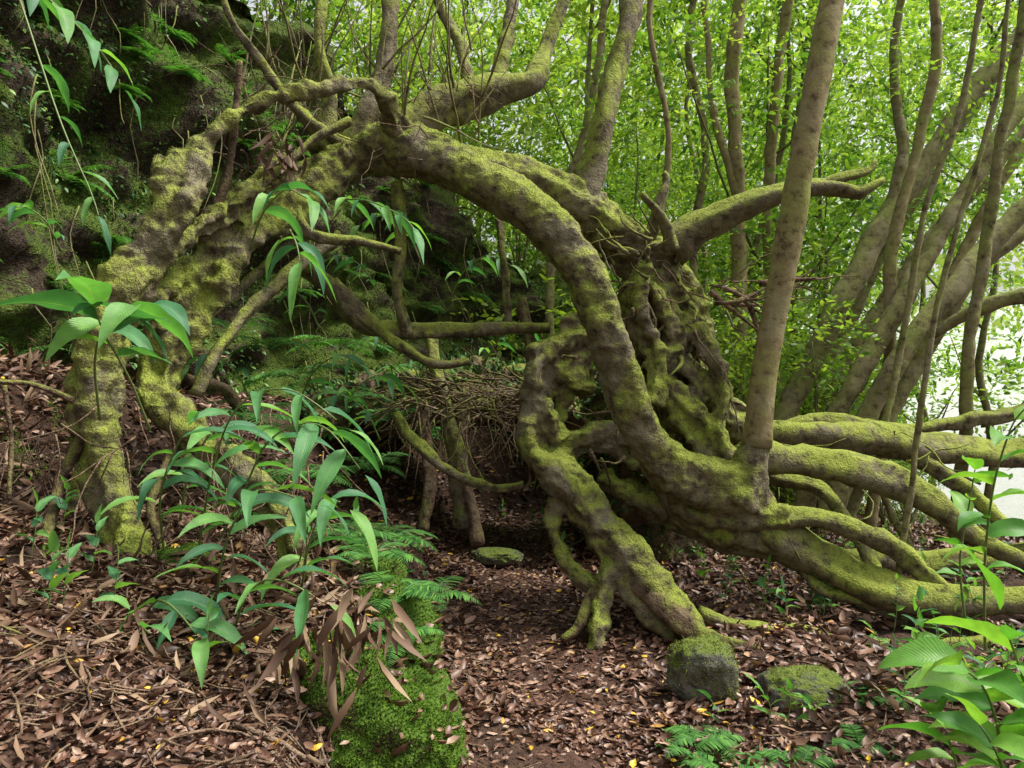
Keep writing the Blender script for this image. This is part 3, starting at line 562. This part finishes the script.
def leafy(name,label,cat,stem,nl,L,W,droop=.9,t0=.25,mat=M_ging,group=None,rs=.006):
    stem=np.array(stem,float); S=cat_rom(np.c_[stem,np.linspace(rs,rs*.4,len(stem))],.03); b=S[0,:3]
    e=thing(name,label,cat,b,group); mk('stem',*tube(S[::3] if len(S)>8 else S,6,.05,.05,0,rough=0),M_stem,e,b)
    G=Geo(); UV=[]; n=len(S)
    for i in range(nl):
        t=t0+(1-t0)*i/max(1,nl-1); k=min(n-1,int(t*(n-1))); p=S[k,:3]; tg=S[min(n-1,k+1),:3]-S[max(0,k-1),:3]; tg/=np.linalg.norm(tg)+1e-9
        sd=np.cross(tg,[0,0,1.]) if abs(tg[2])<.9 else np.array([math.cos(i*.4),-math.sin(i*.4)*.5,0]); sd/=np.linalg.norm(sd)+1e-9
        sg=1 if i%2 else -1; d=tg*(.6 if i<nl-1 else 1.3)+sd*sg*(.8 if i<nl-1 else .1)+rng.normal(size=3)*.17; d[2]+=.05
        l=L*random.uniform(.65,1.15)*(1-.25*abs(t-.55)); bigleaf(p,d,l,W*random.uniform(.8,1.15)*l/L,droop*random.uniform(.6,1.3),G,UV,roll=random.uniform(-.7,.7))
    V,Fc=G.get(); mk('leaves',V,Fc,mat,e,b,uv=UV)
GG='wild ginger plants growing over the bank'
def gp(lst,nl,L,W,**k):
    k['droop']=k.get('droop',1)*1.6
    leafy('ginger_plant',k.pop('label','wild ginger with long drooping green leaves on the bank'),'plant',[P(*q) for q in lst],nl+1,L*1.38,W*1.22,group=GG,**k)
gp([(150,430,3.0),(130,380,2.8),(105,335,2.6),(95,308,2.5)],4,.27,.058,label='wild ginger with broad green leaves beside the knobby trunk',t0=.65,droop=.6)
gp([(100,420,3.0),(95,360,2.8),(110,315,2.6),(150,305,2.5)],6,.23,.042,t0=.6,droop=1.1)
gp([(190,600,3.6),(200,540,3.4),(215,460,3.1),(240,405,2.9),(290,390,2.75),(350,430,2.7)],13,.22,.027,t0=.25,droop=1.)
gp([(210,560,3.6),(240,500,3.3),(270,440,3.05),(320,425,2.9),(365,475,2.8)],12,.22,.027,t0=.25,droop=1.)
gp([(215,640,3.3),(220,570,3.0),(235,520,2.8),(260,490,2.7),(320,505,2.6)],10,.2,.027,t0=.3,droop=.9)
gp([(230,680,3.0),(235,630,2.8),(250,590,2.6),(280,580,2.5),(330,605,2.45)],8,.19,.026,t0=.25,droop=.9)
gp([(190,680,2.9),(165,650,2.7),(140,625,2.55),(130,610,2.5)],5,.16,.03,t0=.4,droop=.7)
gp([(140,620,3.0),(160,600,2.7),(185,620,2.6),(200,640,2.5)],5,.18,.028,t0=.4,droop=.9)
gp([(165,560,3.4),(160,500,3.2),(175,450,3.0),(190,425,2.9)],7,.2,.027,t0=.3,droop=1.2)
gp([(300,600,3.4),(310,540,3.2),(330,500,3.1),(350,510,3.0)],8,.2,.026,t0=.3,droop=1.)
gp([(180,520,3.5),(190,470,3.3),(215,430,3.2),(250,430,3.1)],8,.19,.026,t0=.3,droop=1.)
gp([(250,250,4.0),(262,215,3.8),(285,190,3.6),(310,200,3.4)],5,.23,.038,t0=.4,droop=1.4,label='young wild ginger sprouting from the mossy trunk')
gp([(290,230,3.9),(295,240,3.7),(298,250,3.6),(300,262,3.5)],5,.28,.036,t0=.3,droop=1.6,label='young wild ginger sprouting from the mossy trunk')
gp([(340,200,4.1),(365,200,3.9),(400,215,3.8),(415,230,3.7)],9,.19,.024,t0=.1,droop=1.2,label='young wild ginger sprouting from the mossy trunk')
gp([(-30,-60,2.6),(10,-30,2.5),(50,0,2.5),(100,50,2.5),(125,90,2.5)],10,.14,.028,t0=.2,droop=1.2,label='overhanging stem with drooping long green leaves')
gp([(20,0,4.2),(60,120,4.0),(90,190,3.9),(100,220,3.8)],6,.2,.03,t0=.3,droop=1.4,label='overhanging stem with drooping long green leaves')
for q in [(380,300,5.4),(450,300,5.8),(250,400,4.9),(210,330,4.8),(300,400,5.2),(340,420,5.3),(260,480,4.7),(420,260,5.6),(380,440,5.3),(320,330,5.2),(60,250,4.3),(420,380,5.9),(480,375,6.2),(540,375,6.2)]:
    u,v,y=q; s_=random.choice([-1,1])
    gp([(u,v,y),(u+15*s_,v-30,y-.1),(u+40*s_,v-45,y-.2),(u+60*s_,v-35,y-.3)],8,.17,.022,t0=.2,droop=1.2,label='wild ginger in front of the mossy cliff')
BR='bright-leaved plants at the lakeside edge of the path'
def bp_(lst,nl,L,W,**k): leafy('broadleaf_plant','bright green broad-leaved plant growing beside the path','plant',[P(*q) for q in lst],nl+1,L*1.3,W*1.25,group=BR,mat=M_broad,**k)
bp_([(1000,790,2.3),(1000,740,2.2),(985,690,2.1),(960,665,2.0)],8,.21,.053,t0=.3,droop=1.1)
bp_([(1040,770,2.3),(1030,700,2.2),(1010,640,2.1),(1000,610,2.1)],7,.18,.046,t0=.3,droop=1.2)
bp_([(960,800,2.4),(955,760,2.3),(940,715,2.2)],6,.16,.038,t0=.4,droop=1.)
bp_([(1010,800,2.0),(1000,760,1.95),(980,725,1.9)],5,.16,.042,t0=.4,droop=1.)
bp_([(985,650,3.5),(985,560,3.3),(995,480,3.1),(1015,420,3.0),(1035,400,2.9)],9,.16,.044,t0=.35,droop=1.2)
bp_([(965,620,3.7),(960,560,3.6),(970,500,3.5),(975,470,3.4)],7,.13,.034,t0=.3,droop=1.2)
SG='seedlings sprouting among the leaf litter'
for i in range(100):
    u=random.uniform(700,1020); v=random.uniform(545,720); y=CAMZ/((v-384)/F)
    if u<870 and 630<v<715: continue
    x=(u-512)/F*y; z=float(hgt([x],[y])[0]); h=random.uniform(.12,.40)
    leafy('seedling','small green seedling sprouting from the leaf litter','plant',[(x,y,z),(x+.02,y,z+h*.5),(x+random.uniform(-.06,.06),y,z+h)],random.randint(4,8),random.uniform(.06,.14),random.uniform(.012,.026),mat=random.choice([M_ging,M_broad,M_broad]),group=SG,rs=.003,t0=.3)
for (u,v,y) in [(45,745,2.5),(60,735,2.6),(610,560,6),(590,620,5),(560,560,6.5),(760,610,4.8),(820,600,4.9),(870,560,5.6),(420,560,5.2),(400,590,4.5),(530,440,8),(500,520,8.5),(540,510,8),(480,500,9),(90,640,3.0),(110,700,2.7),(30,620,3.1),(200,730,2.5),(350,520,4.4),(320,500,4.5),(60,590,3.4)]:
    p=P(u,v,y); z=float(hgt([p[0]],[y])[0]); leafy('seedling','small green seedling sprouting from the leaf litter','plant',[(p[0],y,z),(p[0]+.02,y,z+.1),(p[0]+.03,y,z+.22)],6,.1,.02,group=SG,rs=.003,t0=.3)
# ------------------------------------------------------------ ferns
def fern(b,n,L,lean=(0,0),label='green fern with arching feathery fronds'):
    b=np.array(b,float); G=Geo(); locs=[];ds=[];ss_=[]
    for i in range(n):
        a=2*math.pi*i/n+random.uniform(-.3,.3); d=np.array([math.cos(a)+lean[0],math.sin(a)+lean[1],random.uniform(.5,1.1)]); d/=np.linalg.norm(d); l=L*random.uniform(.7,1.1); p=b.copy(); pts=[]; K=26
        for k in range(K+1):
            t=k/K; pts.append((*p,.004*(1-t*.8)))
            if t>.12:
                sd=np.cross(d,[0,0,1.]); sd/=np.linalg.norm(sd)+1e-6
                for s in (-1,1): locs.append(p.copy()); ds.append(sd*s+d*.35+np.array([0,0,-.12])+rng.normal(size=3)*.06); ss_.append(l*.30*math.sin(math.pi*min(1,(t-.1)*1.05+.02)**.6)+.006)
            p=p+d*l/K; d=d+np.array([0,0,-1.5/K]); d/=np.linalg.norm(d)
        G.add(*tube(pts[::3],4,.1,0,0,rough=0))
    V,Fc=inst([(0,0,0),(-.07,.1,0),(.07,.1,0),(-.06,.6,.0),(.06,.6,.0),(0,1,-.06)],LEAF[1],np.array(locs),rotmats(np.array(ds),np.zeros(len(ds))),np.array(ss_))
    G.add(V,Fc); o=mk('fern',*G.get(),M_fern,base=b,smooth=False); tag(o,label,'fern','ferns along the path and bank')
for (u,v,y,n,L) in [(395,600,3.4,8,.36),(430,600,4.4,7,.32),(390,540,4.4,8,.4),(300,480,4.4,8,.4),(250,420,4.6,8,.45),(345,640,3.1,6,.26),(270,350,5.0,8,.4),(230,330,5.1,7,.4),(350,400,5.6,8,.4),(310,440,5.2,8,.45),(370,470,5.3,8,.4),(280,520,4.3,8,.35),(340,540,4.2,8,.35),(390,420,6.2,8,.45),(420,370,6.6,8,.45),(300,380,5.8,8,.5),(340,350,6.0,8,.5),(440,440,6.5,7,.3),(400,640,3.2,7,.22),(370,560,3.8,7,.3)]:
    fern(P(u,v,y),n,L)
for (u,v) in [(705,735),(745,740),(800,760),(730,765),(880,700),(690,745),(860,735)]:
    y=CAMZ/((v-384)/F); p=P(u,v,y); p[2]=float(hgt([p[0]],[y])[0]); fern(p,7,.22)
for i in range(85):
    k=ok[random.randrange(len(ok))]; q=flat2[k]
    while not(3.5<q[1]<10.5 and .3<q[2]<5.0): k=ok[random.randrange(len(ok))]; q=flat2[k]
    fern(q,6,random.uniform(.2,.42),(CN[k][0]*1.2,CN[k][1]*1.2),'fern hanging from the damp mossy cliff')
def withered(u,v,y,n,L,label):
    b=P(u,v,y); q=b+rng.normal(size=(n,3))*np.array([.07,.06,.06]); d=rdir(n); d[:,2]=-1.4
    V,Fc=inst(*NARR,q,rotmats(d,rng.uniform(-3,3,n)),rng.uniform(.5,1.1,n)*L); o=mk('withered_leaves',V,Fc,M_dead,base=b); tag(o,label,'leaves')
withered(280,150,4.4,26,.2,'cluster of withered brown leaves hanging from a branch')
withered(350,625,2.4,30,.17,'bundle of withered pale leaves hanging over the moss bank')
withered(310,635,2.4,24,.17,'bundle of withered pale leaves hanging over the moss bank')
# ------------------------------------------------------------ mossy rocks and stones
def stone(name,b,r,mat,label,tuft=0,amp=.25,mm=M_mossbright,sub=5,hf=.07,pw=.85,tt_=.05):
    import bmesh
    bm=bmesh.new(); bmesh.ops.create_icosphere(bm,subdivisions=sub,radius=1); V=np.array([w.co[:] for w in bm.verts]); Fc=[tuple(a.index for a in f.verts) for f in bm.faces]; bm.free()
    s=random.uniform(0,50); V=V*(1+amp*fbm(V+s,3,1.3)+hf*fbm(V+s,3,4.5))[:,None]; V=np.sign(V)*np.abs(V)**pw
    Nn=V/np.linalg.norm(V,axis=1)[:,None]; V=V*np.array(r); b=np.array(b); V=V+b
    bb=b.copy(); bb[2]-=r[2]; e=thing(name,label,'rock',bb); mk('rock',V,Fc,mat,e,bb)
    if tuft:
        k=rng.integers(0,len(V),tuft); k=k[Nn[k][:,2]*.6+.8*fbm(V[k],3,4)>tt_]; q=V[k]; d=Nn[k]+rng.normal(size=(len(k),3))*.5
        a,b_=inst(*TUFT,q,rotmats(d,rng.uniform(-3,3,len(k))),rng.uniform(.006,.02,len(k))); mk('moss',a,b_,mm,e,bb,kind='stuff')
    return V,Nn
W=[]
W.append(stone('mossy_rock',(-.64,2.68,.17),(.38,.40,.38),M_mossrock,'rounded bank boulder covered in bright green moss beside the path',60000,amp=.16,hf=.12,pw=1,sub=6,tt_=-.06))
W.append(stone('mossy_rock',(-.44,3.0,.06),(.24,.34,.26),M_mossrock,'low rock covered in bright green moss at the path edge',30000,amp=.16,hf=.12,pw=1,tt_=-.05))
W.append(stone('mossy_rock',(-.62,3.45,.28),(.27,.36,.30),M_mossrock,'bank rock covered in bright green moss beside the path',20000,amp=.16,hf=.12,pw=1,tt_=-.05))
W.append(stone('mossy_rock',(-.80,4.1,.35),(.25,.3,.25),M_mossrock,'bank rock covered in bright green moss beside the path',10000,amp=.15,hf=.1,pw=1,tt_=-.05))
stone('mossy_rock',P(190,585,3.45),(.22,.25,.16),M_mossrock,'mossy stone at the foot of the knobby tree',7000,pw=1)
stone('stone',P(703,668,3.8),(.17,.15,.15),M_stone,'squarish grey-brown stone with green moss on top',2600,.2,M_mossleaf,tt_=.45)
stone('stone',P(803,690,3.7),(.20,.15,.11),M_stone,'flat grey-brown mossy stone lying on leaf litter',1200,.2,M_mossleaf,tt_=.5)
stone('stone',P(497,556,6.3),(.20,.15,.06),M_stone,'low mossy stone beside the dark hollow',900,.2,M_mossleaf,tt_=.5)
q=[]
for (V_,N_),n in zip(W,(170,80,80,40)):
    c=np.where(N_[:,2]>.1)[0]; k=c[rng.integers(0,len(c),n)]; q.append(V_[k]+N_[k]*.012)
q=np.vstack(q); d=rdir(len(q)); d[:,2]*=.3
V,Fc=inst(*CUP,q,rotmats(d,rng.normal(0,.6,len(q))),rng.uniform(.03,.08,len(q)))
o=mk('fallen_leaves',V,Fc,M_lit,kind='stuff'); tag(o,'dry leaves caught on the bright green moss','leaves')
# ------------------------------------------------------------ light, world, camera
AZ,EL=88,60
w=bpy.data.worlds.new('World'); scene.world=w; w.use_nodes=True; nt=w.node_tree; nt.nodes.clear()
sky=nt.nodes.new('ShaderNodeTexSky'); sky.sky_type='NISHITA'; sky.sun_disc=False; sky.sun_elevation=math.radians(EL); sky.sun_rotation=math.radians(AZ); sky.dust_density=5; sky.air_density=1.5
hs=nt.nodes.new('ShaderNodeHueSaturation'); hs.inputs['Saturation'].default_value=.15; hs.inputs['Value'].default_value=1.4; bg=nt.nodes.new('ShaderNodeBackground'); bg.inputs[1].default_value=.15
ow=nt.nodes.new('ShaderNodeOutputWorld'); nt.links.new(sky.outputs[0],hs.inputs['Color']); nt.links.new(hs.outputs[0],bg.inputs[0]); nt.links.new(bg.outputs[0],ow.inputs[0])
L=bpy.data.lights.new('sun','SUN'); L.energy=5.0; L.angle=math.radians(14); L.color=(1,.97,.88); lo=bpy.data.objects.new('sun',L); col.objects.link(lo)
az=math.radians(AZ); el=math.radians(EL); dv=Vector((math.sin(az)*math.cos(el),math.cos(az)*math.cos(el),math.sin(el))); lo.rotation_euler=dv.to_track_quat('Z','Y').to_euler()
cd=bpy.data.cameras.new('camera'); cam=bpy.data.objects.new('camera',cd); col.objects.link(cam); cam.location=(0,0,CAMZ); cam.rotation_euler=(math.radians(90),0,0); cd.sensor_width=36; cd.lens=F/1024*36; cd.clip_end=2000; cd.clip_start=.05
scene.camera=cam
scene.view_settings.view_transform='Standard'; scene.view_settings.look='None'; scene.view_settings.exposure=0
